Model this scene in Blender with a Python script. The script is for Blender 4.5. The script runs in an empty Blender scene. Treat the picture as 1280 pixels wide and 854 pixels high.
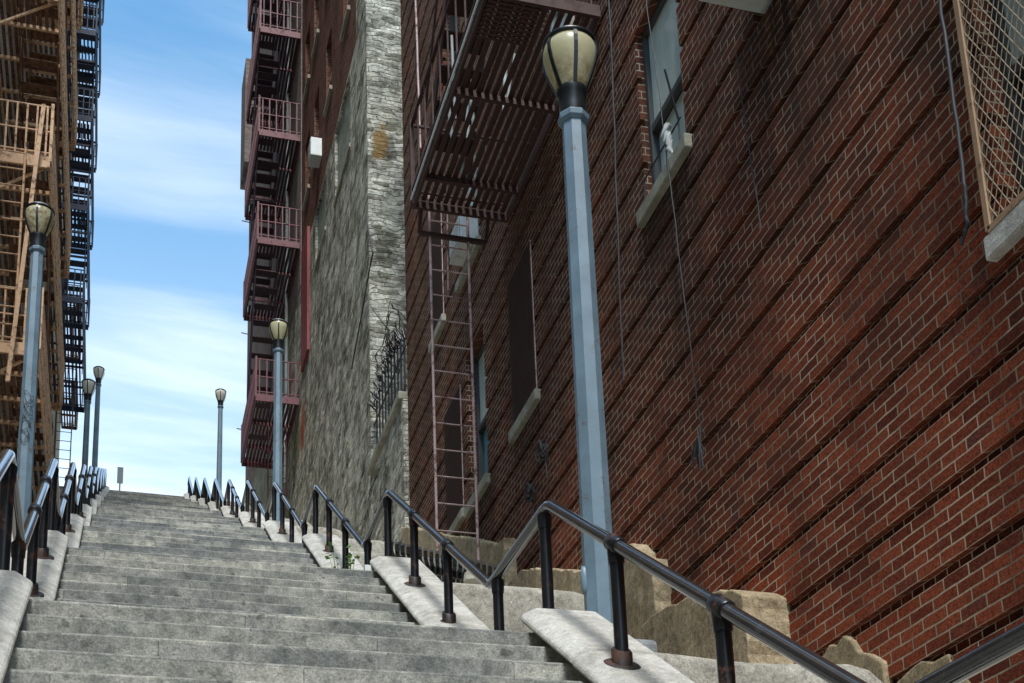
import bpy, math, random
from mathutils import Vector, Matrix, noise as mnoise
R = random.Random(7)
sc = bpy.context.scene
COL = sc.collection
rad = math.radians

# ------------------------------------------------------------------ mesh helpers
class MB:
    def __init__(s): s.v = []; s.f = []; s.sm = []
    def add(s, vs, fs, smooth=False):
        o = len(s.v); s.v += [tuple(p) for p in vs]
        for f in fs: s.f.append(tuple(i + o for i in f)); s.sm.append(smooth)
    def quad(s, a, b, c, d): s.add([a, b, c, d], [(0, 1, 2, 3)])
    def box(s, x0, x1, y0, y1, z0, z1):
        s.add([(x0,y0,z0),(x1,y0,z0),(x1,y1,z0),(x0,y1,z0),(x0,y0,z1),(x1,y0,z1),(x1,y1,z1),(x0,y1,z1)],
              [(0,3,2,1),(4,5,6,7),(0,1,5,4),(1,2,6,5),(2,3,7,6),(3,0,4,7)])
    def bar(s, p, q, w, h, up=(0,0,1)):
        p = Vector(p); q = Vector(q); d = (q - p).normalized(); up = Vector(up)
        if abs(d.dot(up)) > .97: up = Vector((0,1,0))
        a = d.cross(up).normalized() * (w/2); b = a.cross(d).normalized() * (h/2)
        vs = [p-a-b, p+a-b, p+a+b, p-a+b, q-a-b, q+a-b, q+a+b, q-a+b]
        s.add(vs, [(0,1,2,3),(7,6,5,4),(0,4,5,1),(1,5,6,2),(2,6,7,3),(3,7,4,0)])
    def tube(s, pts, r, n=10, caps=True):
        P = [Vector(p) for p in pts]; rings = []
        rs = r if isinstance(r, (list, tuple)) else [r]*len(P)
        ref = None
        for i, p in enumerate(P):
            d1 = (P[i]-P[i-1]).normalized() if i else (P[1]-P[0]).normalized()
            d2 = (P[i+1]-P[i]).normalized() if i < len(P)-1 else d1
            t = (d1+d2)
            t = t.normalized() if t.length > 1e-6 else d1
            if ref is None:
                ref = Vector((1,0,0)) if abs(t.x) < .9 else Vector((0,0,1))
            a = (ref - t*ref.dot(t)).normalized(); b = t.cross(a); ref = a
            k = 1/max(.5, d1.dot(t))
            rings.append([p + (a*math.cos(2*math.pi*j/n) + b*math.sin(2*math.pi*j/n))*rs[i]*(1 if k < 1.02 else min(k,1.3)) for j in range(n)])
        vs = [q for g in rings for q in g]; fs = []
        for i in range(len(P)-1):
            for j in range(n):
                fs.append((i*n+j, i*n+(j+1)%n, (i+1)*n+(j+1)%n, (i+1)*n+j))
        s.add(vs, fs, True)
        if caps:
            o = len(s.v); s.v += [tuple(q) for q in rings[0]+rings[-1]]
            s.f.append(tuple(o+j for j in reversed(range(n)))); s.sm.append(False)
            s.f.append(tuple(o+n+j for j in range(n))); s.sm.append(False)
    def lathe(s, c, prof, n=24, phase=0, smooth=True):
        vs = []; fs = []
        for r, z in prof:
            for j in range(n):
                a = 2*math.pi*j/n + phase
                vs.append((c[0]+r*math.cos(a), c[1]+r*math.sin(a), c[2]+z))
        m = len(prof)
        for i in range(m-1):
            for j in range(n):
                fs.append((i*n+j, i*n+(j+1)%n, (i+1)*n+(j+1)%n, (i+1)*n+j))
        s.add(vs, fs, smooth)
        s.add([vs[j] for j in range(n)], [tuple(reversed(range(n)))])
        s.add([vs[(m-1)*n+j] for j in range(n)], [tuple(range(n))])
    def prism(s, poly, x0, x1):            # poly in (y,z), extruded along x
        n = len(poly)
        vs = [(x0,y,z) for y,z in poly] + [(x1,y,z) for y,z in poly]
        fs = [tuple(range(n)), tuple(reversed(range(n,2*n)))]
        for i in range(n): fs.append((i, n+i, n+(i+1)%n, (i+1)%n))
        s.add(vs, fs)
    def build(s, name, mat, parent=None, bevel=0, smooth_angle=None):
        me = bpy.data.meshes.new(name); me.from_pydata(s.v, [], s.f)
        me.polygons.foreach_set('use_smooth', s.sm)
        me.materials.append(mat); me.validate(); me.update()
        import bmesh
        bm = bmesh.new(); bm.from_mesh(me); bmesh.ops.recalc_face_normals(bm, faces=bm.faces[:]); bm.to_mesh(me); bm.free()
        o = bpy.data.objects.new(name, me); COL.objects.link(o)
        if parent:
            o.parent = parent
            r = parent
            off = Vector((0,0,0))
            while r is not None: off -= r.location; r = r.parent
            o.location = off
        if bevel:
            m = o.modifiers.new('bevel', 'BEVEL'); m.width = bevel; m.segments = 2; m.limit_method = 'ANGLE'; m.angle_limit = rad(35)
        return o

def tag(o, label, cat, group=None):
    o['label'] = label; o['category'] = cat
    if group: o['group'] = group
    return o
def structure(o): o['kind'] = 'structure'; return o
def thing(name, label, cat, loc=(0,0,0), group=None):
    o = bpy.data.objects.new(name, None); COL.objects.link(o); o.location = loc; o.empty_display_size = .2
    return tag(o, label, cat, group)

# ------------------------------------------------------------------ material helpers
class NT:
    def __init__(s, name):
        s.m = bpy.data.materials.new(name); s.m.use_nodes = True; s.t = s.m.node_tree
        s.b = s.t.nodes['Principled BSDF']; s.out = s.t.nodes['Material Output']
        s.pos = s.n('ShaderNodeNewGeometry').outputs['Position']
    def n(s, k, **kw):
        o = s.t.nodes.new(k)
        for a, b in kw.items(): setattr(o, a, b)
        return o
    def l(s, a, b): s.t.links.new(a, b)
    def setv(s, node, **kw):
        for k, v in kw.items():
            i = node.inputs[k.replace('_', ' ')]
            if hasattr(v, 'is_linked') or hasattr(v, 'links'): s.l(v, i)
            else: i.default_value = v
        return node
    def mapping(s, scale=(1,1,1), loc=(0,0,0), src=None):
        m = s.n('ShaderNodeMapping'); s.l(src or s.pos, m.inputs[0]); m.inputs['Scale'].default_value = scale; m.inputs['Location'].default_value = loc
        return m.outputs[0]
    def noise(s, scale, detail=4, rough=.55, vec=None, dist=0):
        o = s.n('ShaderNodeTexNoise'); s.l(vec or s.pos, o.inputs['Vector'])
        o.inputs['Scale'].default_value = scale; o.inputs['Detail'].default_value = detail; o.inputs['Roughness'].default_value = rough; o.inputs['Distortion'].default_value = dist
        return o.outputs['Fac']
    def ramp(s, fac, stops, interp='LINEAR'):
        o = s.n('ShaderNodeValToRGB'); o.color_ramp.interpolation = interp; s.l(fac, o.inputs[0])
        e = o.color_ramp.elements
        while len(e) < len(stops): e.new(.5)
        for i, (p, c) in enumerate(stops):
            e[i].position = p; e[i].color = (c if len(c) == 4 else (*c, 1)) if isinstance(c, tuple) else (c, c, c, 1)
        return o.outputs[0]
    def mix(s, fac, a, b, blend='MIX'):
        o = s.n('ShaderNodeMix', data_type='RGBA', blend_type=blend)
        for i, v in ((0, fac), (6, a), (7, b)):
            if isinstance(v, (int, float)): o.inputs[i].default_value = v if i == 0 else (v, v, v, 1)
            elif isinstance(v, tuple): o.inputs[i].default_value = (*v, 1) if len(v) == 3 else v
            else: s.l(v, o.inputs[i])
        return o.outputs[2]
    def math(s, op, a, b=0.0, c=None):
        o = s.n('ShaderNodeMath', operation=op)
        for i, v in enumerate((a, b) if c is None else (a, b, c)):
            if isinstance(v, (int, float)): o.inputs[i].default_value = v
            else: s.l(v, o.inputs[i])
        return o.outputs[0]
    def xyz(s, src=None):
        o = s.n('ShaderNodeSeparateXYZ'); s.l(src or s.pos, o.inputs[0]); return o.outputs
    def comb(s, x, y, z=0.0):
        o = s.n('ShaderNodeCombineXYZ')
        for i, v in enumerate((x, y, z)):
            if isinstance(v, (int, float)): o.inputs[i].default_value = v
            else: s.l(v, o.inputs[i])
        return o.outputs[0]
    def bump(s, h, strength, dist=.01, prev=None):
        o = s.n('ShaderNodeBump'); o.inputs['Strength'].default_value = strength; o.inputs['Distance'].default_value = dist
        s.l(h, o.inputs['Height'])
        if prev: s.l(prev, o.inputs['Normal'])
        return o.outputs[0]
    def done(s, col, rough=.8, normal=None, metal=0, spec=.5, coat=0):
        for k, v in (('Base Color', col), ('Roughness', rough), ('Metallic', metal), ('Specular IOR Level', spec), ('Coat Weight', coat)):
            if isinstance(v, (int, float)): s.b.inputs[k].default_value = v
            elif isinstance(v, tuple): s.b.inputs[k].default_value = (*v, 1)
            else: s.l(v, s.b.inputs[k])
        if normal: s.l(normal, s.b.inputs['Normal'])
        return s.m

def brick_mat(name, cols, mortar, grime=.5, scale=1.0, z0=3.884-.06833, squash=True, bstr=.9, runs=False):
    t = NT(name); x, y, z = t.xyz()
    u = t.math('ADD', x, y); v = t.math('SUBTRACT', z, z0)
    wob = t.noise(5, 3); nzn = t.xyz(t.n('ShaderNodeNewGeometry').outputs['True Normal'])[2]
    v = t.math('SUBTRACT', v, t.math('MULTIPLY', nzn, .034))
    v2 = t.math('ADD', v, t.math('MULTIPLY', t.math('SUBTRACT', wob, .5), .017))
    vec = t.comb(u, v2)
    def tex(sq):
        b = t.n('ShaderNodeTexBrick'); b.offset = .5; b.offset_frequency = 2; b.squash = .5 if sq else 1; b.squash_frequency = 6
        t.l(vec, b.inputs['Vector'])
        t.setv(b, Scale=1.0, Mortar_Size=.0058, Mortar_Smooth=.25, Bias=0.0, Brick_Width=.213*scale, Row_Height=.06833*scale)
        b.inputs['Color1'].default_value = (0,0,0,1); b.inputs['Color2'].default_value = (1,1,1,1); b.inputs['Mortar'].default_value = (.5,.5,.5,1)
        return b
    b = tex(squash)
    n1 = t.noise(45, 5, .7); n2 = t.noise(7, 4); n3 = t.noise(.75, 5, .65, dist=.4)
    rnd = t.math('ADD', t.math('MULTIPLY', b.outputs['Color'], .8), t.math('MULTIPLY', n2, .28))
    c = t.ramp(rnd, cols)
    c = t.mix(.95, c, t.ramp(t.math('ADD', t.math('MULTIPLY', n1, .5), t.math('MULTIPLY', t.noise(110, 3, .7), .5)), [(.36, .18), (.5, .8), (.64, 1.6)]), 'MULTIPLY')
    if runs:      # recessed header courses: dark bricks, with recess shade painted into their colour
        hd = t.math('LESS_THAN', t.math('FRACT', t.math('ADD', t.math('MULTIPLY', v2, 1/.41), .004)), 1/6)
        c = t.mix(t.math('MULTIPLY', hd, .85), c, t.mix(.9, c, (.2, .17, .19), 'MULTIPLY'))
    # soot and old grime in uneven patches
    zr = t.n('ShaderNodeMapRange'); t.l(z, zr.inputs[0]); zr.inputs[1].default_value = 3.0; zr.inputs[2].default_value = 7.0; zr.inputs[3].default_value = -.12; zr.inputs[4].default_value = .2
    gm = t.ramp(t.math('ADD', t.math('ADD', t.math('MULTIPLY', n3, .8), t.math('MULTIPLY', t.noise(14, 4), .25)), zr.outputs[0]), [(.42, 0.0), (.72, 1.0)])
    c = t.mix(t.math('MULTIPLY', gm, grime), c, (.042, .03, .022))
    sq = t.noise(2.3, 4, .6, vec=t.mapping((1,1,.35)))
    mo = t.mix(t.ramp(sq, [(.4, 0.0), (.65, 1.0)]), mortar, tuple(k*.38 for k in mortar))
    mo = t.mix(.7, mo, t.ramp(n1, [(.2, .5), (.7, 1.3)]), 'MULTIPLY')
    col = t.mix(b.outputs['Fac'], c, mo)
    col = t.mix(t.math('MULTIPLY', gm, grime*.55), col, (.05, .037, .028))
    if runs:      # soot runs below sills and under the air conditioner
        stk = t.noise(1.0, 6, .65, vec=t.comb(t.math('MULTIPLY', y, 9.0), t.math('MULTIPLY', z, .45)))
        for y0, y1, zt, ln, amt in ((5.9, 7.1, 7.1, 1.9, .95), (7.9, 9.0, 7.0, 2.2, .8), (3.7, 4.9, 3.95, 1.6, .7), (11.7, 12.75, 7.05, 1.7, .75), (13.5, 14.6, 7.0, 1.2, .7), (9.6, 12.2, 21, 12, .35)):
            my = t.n('ShaderNodeMapRange', interpolation_type='SMOOTHSTEP'); t.l(t.math('ABSOLUTE', t.math('SUBTRACT', y, (y0+y1)/2)), my.inputs[0])
            my.inputs[1].default_value = (y1-y0)/2*.75; my.inputs[2].default_value = (y1-y0)/2*1.25; my.inputs[3].default_value = 1; my.inputs[4].default_value = 0
            mz = t.n('ShaderNodeMapRange'); t.l(z, mz.inputs[0]); mz.inputs[1].default_value = zt-ln; mz.inputs[2].default_value = zt; mz.inputs[3].default_value = 0; mz.inputs[4].default_value = 1
            ab = t.math('LESS_THAN', z, zt)
            f_ = t.math('MULTIPLY', t.math('MULTIPLY', my.outputs[0], t.math('MULTIPLY', mz.outputs[0], ab)), t.ramp(stk, [(.36, 0.0), (.6, amt)]))
            col = t.mix(f_, col, (.022, .018, .015))
    ef = t.ramp(t.noise(3.1, 5, .7, vec=t.mapping((1,1,.8), (3,1,7))), [(.66, 0.0), (.8, .38)])
    col = t.mix(ef, col, (.26, .2, .16))
    h = t.math('SUBTRACT', t.math('ADD', t.math('MULTIPLY', n1, .35), t.math('MULTIPLY', b.outputs['Color'], .15)), t.math('MULTIPLY', b.outputs['Fac'], .9))
    return t.done(col, .95, t.bump(h, bstr, .012), spec=.06)

def stone_mat(name, rowh=.088, moss=.4):
    t = NT(name); x, y, z = t.xyz()
    nz = t.n('ShaderNodeTexNoise'); t.l(t.pos, nz.inputs['Vector']); nz.inputs['Scale'].default_value = 2.2; nz.inputs['Detail'].default_value = 5
    off = t.xyz(nz.outputs['Color'])
    u = t.math('ADD', t.math('ADD', x, y), t.math('MULTIPLY', off[0], .6))
    v = t.math('ADD', z, t.math('MULTIPLY', off[1], .28))
    b = t.n('ShaderNodeTexBrick'); b.offset = .37; b.squash = .6; b.squash_frequency = 3
    t.l(t.comb(u, v), b.inputs['Vector'])
    t.setv(b, Scale=1.0, Mortar_Size=.011, Mortar_Smooth=.9, Brick_Width=.47, Row_Height=rowh)
    b.inputs['Color1'].default_value = (0,0,0,1); b.inputs['Color2'].default_value = (1,1,1,1); b.inputs['Mortar'].default_value = (.5,.5,.5,1)
    n1 = t.noise(22, 6, .7); n2 = t.noise(1.6, 5, .6); n3 = t.noise(5, 8, .75, vec=t.mapping((1,1,3.6)))
    c = t.ramp(t.math('ADD', t.math('MULTIPLY', b.outputs['Color'], .4), t.math('MULTIPLY', n3, .75)),
               [(.34, (.13,.12,.095)), (.46, (.36,.345,.275)), (.58, (.58,.56,.47)), (.72, (.72,.7,.6))])
    c = t.mix(.9, c, t.ramp(n1, [(.25, .35), (.65, 1.2)]), 'MULTIPLY')
    c = t.mix(1.0, c, t.ramp(t.noise(2.1, 7, .72, vec=t.mapping((1,1,.8), (9,4,2))), [(.4, .42), (.5, .95), (.6, 1.4)]), 'MULTIPLY')
    c = t.mix(t.ramp(n2, [(.45, 0.0), (.7, moss)]), c, (.15, .16, .1))
    c = t.mix(t.math('MULTIPLY', t.math('MULTIPLY', b.outputs['Fac'], .7), t.ramp(t.noise(3,4), [(.35,0.0),(.6,1.0)])), c, (.1, .095, .08))
    pale = t.ramp(t.noise(3.4, 7, .75, vec=t.mapping((1,1,.7), (5,2,1))), [(.52, 0.0), (.64, .75)])
    c = t.mix(pale, c, (.6,.59,.5))
    # iron stain on the corner tower and orange spray paint low on the side wall
    def spot(cx, cy, cz, rx, ry, rz, col, w, prev):
        d = t.math('ADD', t.math('ADD', t.math('POWER', t.math('MULTIPLY', t.math('SUBTRACT', x, cx), 1/rx), 2), t.math('POWER', t.math('MULTIPLY', t.math('SUBTRACT', y, cy), 1/ry), 2)),
                   t.math('POWER', t.math('MULTIPLY', t.math('SUBTRACT', z, cz), 1/rz), 2))
        d = t.math('ADD', t.math('POWER', d, .5), t.math('MULTIPLY', t.math('SUBTRACT', t.noise(5, 4), .5), 1.6))
        return t.mix(t.math('MULTIPLY', t.ramp(d, [(.55, 1.0), (1.0, 0.0)]), w), prev, col)
    c = spot(4.18, 20.4, 16.9, .16, .4, .42, (.3,.16,.03), .8, c)
    c = spot(3.95, 28.6, 15.6, .4, .5, .75, (.42,.09,.03), .8, c)
    c = spot(3.95, 29.6, 15.9, .4, .6, 1.0, (.13,.16,.04), .6, c)
    h = t.math('SUBTRACT', t.math('ADD', n3, t.math('ADD', t.math('MULTIPLY', n1, .5), t.math('MULTIPLY', b.outputs['Color'], .4))), t.math('MULTIPLY', b.outputs['Fac'], .8))
    return t.done(c, .95, t.bump(h, 1.0, .05), spec=.08)

def granite_mat(name, base, dark, speck=.5, tone=True, stain=.5):
    t = NT(name); x, y, z = t.xyz()
    n1 = t.noise(95, 4, .8); n2 = t.noise(17, 6, .75); n3 = t.noise(2.6, 7, .7); n4 = t.noise(5, 6, .7, vec=t.mapping((1,1,.4)))
    c = t.mix(t.ramp(n3, [(.4, 0.0), (.6, 1.0)]), base, dark)
    if tone:
        wn = t.n('ShaderNodeTexWhiteNoise', noise_dimensions='2D')
        row = t.math('FLOOR', t.math('MULTIPLY', t.math('ADD', z, .02-2.443), 1/.171))
        bu = t.math('ADD', t.math('MULTIPLY', x, .62), t.math('MULTIPLY', row, .37))
        bx = t.math('FLOOR', bu)
        jt = t.math('LESS_THAN', t.math('FRACT', bu), .004)
        c = t.mix(t.math('MULTIPLY', jt, .5), c, (.05,.05,.045))
        gum = t.ramp(t.noise(11, 2, .4), [(.7, 0.0), (.73, .6)])
        c = t.mix(gum, c, (.07,.07,.065))
        t.l(t.comb(row, bx), wn.inputs['Vector'])
        c = t.mix(.8, c, t.ramp(wn.outputs['Value'], [(0.0, (.55,.57,.6)), (.5, (.92,.9,.85)), (1.0, (1.25,1.22,1.12))]), 'MULTIPLY')
    c = t.mix(speck, c, t.ramp(n1, [(.3, .35), (.5, 1.0), (.68, 1.5)]), 'MULTIPLY')
    c = t.mix(speck, c, t.ramp(n2, [(.3, .4), (.62, 1.25)]), 'MULTIPLY')
    c = t.mix(t.ramp(n4, [(.56, 0.0), (.74, stain)]), c, tuple(k*.42 for k in dark))
    h = t.math('ADD', n2, t.math('MULTIPLY', n1, .35))
    return t.done(c, .85, t.bump(h, .8, .012), spec=.3)

def paint_mat(name, col, rough=.4, rust=.0, rustcol=(.11,.04,.018), vary=.25, metal=0, spec=.5, worn=None, rscale=9, bump=.25, coat=0):
    t = NT(name); n1 = t.noise(rscale, 6, .7); n2 = t.noise(60, 4, .7)
    c = t.mix(vary, col, t.ramp(t.noise(3.5, 5, .6), [(.3, .45), (.7, 1.5)]), 'MULTIPLY')
    m = t.ramp(t.math('ADD', t.math('MULTIPLY', n1, .75), t.math('MULTIPLY', n2, .25)), [(.62-.3*rust, 0.0), (.7-.25*rust, 1.0)]) if rust else None
    r = rough
    if rust:
        c = t.mix(m, c, t.mix(.8, rustcol, t.ramp(n2, [(.3,.5),(.7,1.5)]), 'MULTIPLY')); r = t.math('ADD', t.math('MULTIPLY', m, .8-rough), rough)
    if worn:
        w = t.ramp(t.math('ADD', t.math('MULTIPLY', n2, .4), t.math('MULTIPLY', t.noise(14, 5, .7), .6)), [(.55, 0.0), (.66, .7)])
        c = t.mix(w, c, worn)
    return t.done(c, r, t.bump(n2, bump, .003) if bump else None, metal=metal, spec=spec, coat=coat)

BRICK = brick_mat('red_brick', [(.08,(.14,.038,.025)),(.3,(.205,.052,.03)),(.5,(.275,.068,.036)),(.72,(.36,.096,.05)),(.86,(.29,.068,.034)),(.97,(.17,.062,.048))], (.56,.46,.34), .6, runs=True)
BRICK_FAR = brick_mat('dark_red_brick', [(.1,(.12,.042,.034)),(.5,(.25,.085,.06)),(.9,(.33,.13,.09))], (.34,.28,.23), .3, squash=False)
BRICK_TAN = brick_mat('tan_brick', [(.1,(.42,.33,.23)),(.5,(.55,.45,.32)),(.9,(.62,.52,.4))], (.5,.45,.36), .25, squash=False)
BRICK_PALE = brick_mat('pale_grey_pink_brick', [(.1,(.3,.24,.23)),(.5,(.42,.34,.32)),(.9,(.5,.43,.4))], (.42,.38,.36), .3, squash=False)
STONE = stone_mat('grey_rubble_stone')
PLASTER = granite_mat('old_plaster', (.36,.38,.33), (.2,.22,.17), .4, False, .5)
GRANITE = granite_mat('granite_steps', (.4,.4,.375), (.2,.21,.205), .75, True, .75)
COPING = granite_mat('pale_granite_coping', (.58,.57,.53), (.42,.41,.37), .5, False, .55)
SIDEWALL = granite_mat('parapet_side', (.3,.29,.25), (.17,.16,.13), .5, False, .5)
CONC = granite_mat('speckled_concrete', (.46,.44,.38), (.34,.32,.27), .8, False, .3)
TANC = granite_mat('tan_concrete', (.46,.37,.24), (.31,.24,.145), .9, False, .6)
SILL = granite_mat('weathered_sill', (.36,.35,.28), (.24,.23,.17), .4, False, .6)
IRON = paint_mat('black_iron', (.012,.013,.016), .3, .22, spec=.5)
RAILM = paint_mat('handrail_black_gloss', (.03,.028,.03), .19, .06, (.05,.02,.02), worn=(.09,.085,.09), spec=.35, bump=0, coat=.9)
RUSTPLATE = paint_mat('rusty_flange', (.02,.018,.018), .5, .5, (.08,.035,.022))
POLE = paint_mat('blue_grey_pole_paint', (.15,.225,.285), .42, .16, (.12,.07,.045), vary=.4)
NECK = paint_mat('lamp_neck_black', (.014,.016,.019), .35)
CAPM = paint_mat('lamp_cap_metal', (.42,.45,.48), .45, .15, (.2,.17,.14))
FE_MAROON = paint_mat('maroon_fire_escape_paint', (.15,.038,.052), .55, .3, (.055,.022,.02))
FE_PLUM = paint_mat('dark_plum_slats', (.05,.02,.036), .6, .3, (.04,.018,.02))
FE_DARK = paint_mat('oxblood_fire_escape_paint', (.05,.016,.013), .65, .5, (.045,.02,.014))
FE_TAN = paint_mat('tan_fire_escape_paint', (.7,.42,.23), .6, .35, (.14,.06,.03))
FE_TAN2 = paint_mat('rusted_tan_slats', (.2,.095,.048), .7, .5, (.07,.03,.016))
FE_NAVY = paint_mat('navy_fire_escape_paint', (.014,.022,.06), .5, .15, (.03,.02,.03))
LADDER = paint_mat('ladder_pinkish_steel', (.42,.3,.29), .45, .4, (.12,.05,.04))
FRAME = paint_mat('window_frame_dark', (.05,.055,.055), .5)
FRAME_W = paint_mat('window_frame_white', (.55,.58,.56), .5, .2, (.3,.27,.2))
TANFRAME = paint_mat('tan_guard_frame', (.4,.26,.16), .55, .3, (.15,.07,.03))
MESHW = paint_mat('guard_mesh_wire', (.5,.4,.28), .55, .3, (.2,.11,.06))
MESHD = paint_mat('dark_guard_mesh', (.1,.055,.045), .7, .3)
ACW = paint_mat('ac_casing', (.5,.47,.36), .55, .35, (.16,.07,.03), rscale=5)
ACWHITE = paint_mat('ac_casing_white', (.75,.78,.78), .5)
CABLE = paint_mat('cable', (.03,.032,.036), .6)
CABLE_G = paint_mat('grey_cable', (.12,.13,.13), .6)
REDP = paint_mat('red_panel_paint', (.24,.03,.03), .6, .2)
BENCHM = paint_mat('black_bench_strap', (.012,.012,.013), .4, .1)
TWIG = paint_mat('bare_twig', (.05,.042,.035), .9)
LEAF = paint_mat('weed_leaf', (.1,.22,.03), .6, vary=.6)
TEAL = paint_mat('teal_paint', (.05,.3,.36), .6)
GREYSIGN = paint_mat('grey_sign_back', (.3,.34,.36), .6)
BLUEPAINT = paint_mat('blue_spray_paint', (.1,.35,.55), .6)
INKY = paint_mat('black_marker', (.01,.01,.012), .5)
def pane_mat(name, a, b, rough=.08):
    t = NT(name); c = t.mix(t.ramp(t.noise(1.7, 4, .6, vec=t.mapping((1,2.5,.5))), [(.35,0.0),(.65,1.0)]), a, b)
    c = t.mix(t.ramp(t.noise(30,5,.7), [(.55,0.0),(.75,.4)]), c, tuple(k*.5 for k in a))
    return t.done(c, rough, t.bump(t.noise(2.2,2), .08, .05), spec=.6)
PANE = pane_mat('dusty_pane', (.66,.72,.64), (.45,.52,.46))
PANE_D = pane_mat('dark_pane', (.03,.033,.034), (.06,.062,.06))
PANE_T = pane_mat('teal_pane', (.06,.27,.32), (.16,.36,.4))
PANE_B = pane_mat('pale_far_pane', (.78,.8,.66), (.55,.6,.55), .3)
def globe_mat():
    t = NT('yellowed_lamp_globe'); x, y, z = t.xyz(t.n('ShaderNodeTexCoord').outputs['Object'])
    n = t.noise(16, 6, .75)
    c = t.mix(t.ramp(t.noise(5,4), [(.35,0.0),(.7,1.0)]), (.86,.82,.56), (.76,.7,.42))
    low = t.math('MULTIPLY', t.ramp(z, [(0.0,1.0),(.5,0.0)]), 1.0)
    zz = t.n('ShaderNodeMapRange'); t.l(z, zz.inputs[0]); zz.inputs[1].default_value = 4.5; zz.inputs[2].default_value = 4.76; zz.inputs[3].default_value = 1; zz.inputs[4].default_value = 0
    st = t.math('MULTIPLY', zz.outputs[0], t.ramp(n, [(.42,0.0),(.6,1.0)]))
    c = t.mix(t.math('MULTIPLY', st, .8), c, (.3,.15,.05))
    b = t.b; m = t.done(c, .25, spec=.5)
    tr = t.n('ShaderNodeBsdfTranslucent'); t.l(c, tr.inputs[0])
    mx = t.n('ShaderNodeMixShader'); mx.inputs[0].default_value = .45
    t.l(b.outputs[0], mx.inputs[1]); t.l(tr.outputs[0], mx.inputs[2]); t.l(mx.outputs[0], t.out.inputs[0])
    return m
GLOBE = globe_mat()

# ------------------------------------------------------------------ world, sun, camera
w = bpy.data.worlds.new('World'); sc.world = w; w.use_nodes = True
wt = w.node_tree; bg = wt.nodes['Background']
SUN_EL, SUN_AZ = rad(58), rad(190)     # azimuth measured from +Y towards +X
sky = wt.nodes.new('ShaderNodeTexSky'); sky.sky_type = 'NISHITA'; sky.sun_disc = False
sky.sun_elevation = SUN_EL; sky.sun_rotation = SUN_AZ; sky.air_density = 1.1; sky.dust_density = .3; sky.ozone_density = 1.4
tc = wt.nodes.new('ShaderNodeTexCoord'); sx = wt.nodes.new('ShaderNodeSeparateXYZ'); wt.links.new(tc.outputs['Generated'], sx.inputs[0])
def wm(op, a, b=0.0):
    o = wt.nodes.new('ShaderNodeMath'); o.operation = op
    for i, v in enumerate((a, b)):
        if isinstance(v, (int, float)): o.inputs[i].default_value = v
        else: wt.links.new(v, o.inputs[i])
    return o.outputs[0]
den = wm('ADD', wm('MAXIMUM', sx.outputs[2], 0.0), .12)
cb = wt.nodes.new('ShaderNodeCombineXYZ'); wt.links.new(wm('DIVIDE', sx.outputs[0], den), cb.inputs[0]); wt.links.new(wm('DIVIDE', sx.outputs[1], den), cb.inputs[1])
mp = wt.nodes.new('ShaderNodeMapping'); wt.links.new(cb.outputs[0], mp.inputs[0]); mp.inputs['Scale'].default_value = (1.0, 2.6, 1); mp.inputs['Rotation'].default_value = (0,0,rad(14)); mp.inputs['Location'].default_value = (.2,.35,0)
cn = wt.nodes.new('ShaderNodeTexNoise'); wt.links.new(mp.outputs[0], cn.inputs['Vector']); cn.inputs['Scale'].default_value = 1.35; cn.inputs['Detail'].default_value = 9; cn.inputs['Roughness'].default_value = .55; cn.inputs['Distortion'].default_value = .5
cr = wt.nodes.new('ShaderNodeValToRGB'); wt.links.new(cn.outputs['Fac'], cr.inputs[0])
cr.color_ramp.elements[0].position = .42; cr.color_ramp.interpolation = 'EASE'; cr.color_ramp.elements[0].color = (0,0,0,1)
cr.color_ramp.elements[1].position = .9; cr.color_ramp.elements[1].color = (.9,.9,.9,1)
hz = wt.nodes.new('ShaderNodeMapRange'); wt.links.new(sx.outputs[2], hz.inputs[0]); hz.inputs[1].default_value = .25; hz.inputs[2].default_value = .62; hz.inputs[3].default_value = .55; hz.inputs[4].default_value = 0
cf = wm('MINIMUM', wm('ADD', cr.outputs[0], hz.outputs[0]), 1.0)
mx = wt.nodes.new('ShaderNodeMix'); mx.data_type = 'RGBA'; wt.links.new(cf, mx.inputs[0]); tint = wt.nodes.new('ShaderNodeMix'); tint.data_type = 'RGBA'; tint.blend_type = 'MULTIPLY'; tint.inputs[0].default_value = 1; tint.inputs[7].default_value = (.66,.98,1.0,1)
wt.links.new(sky.outputs[0], tint.inputs[6]); wt.links.new(tint.outputs[2], mx.inputs[6]); mx.inputs[7].default_value = (4.9,5.15,5.3,1)
wt.links.new(mx.outputs[2], bg.inputs['Color']); bg.inputs['Strength'].default_value = .15
sl = bpy.data.lights.new('sun', 'SUN'); sl.energy = 2.0; sl.angle = rad(14); sl.color = (1,.96,.9)
so = bpy.data.objects.new('sun', sl); COL.objects.link(so)
d = Vector((math.sin(SUN_AZ)*math.cos(SUN_EL), math.cos(SUN_AZ)*math.cos(SUN_EL), math.sin(SUN_EL)))
so.rotation_euler = d.to_track_quat('Z', 'Y').to_euler(); so.location = (0,0,60)

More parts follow.
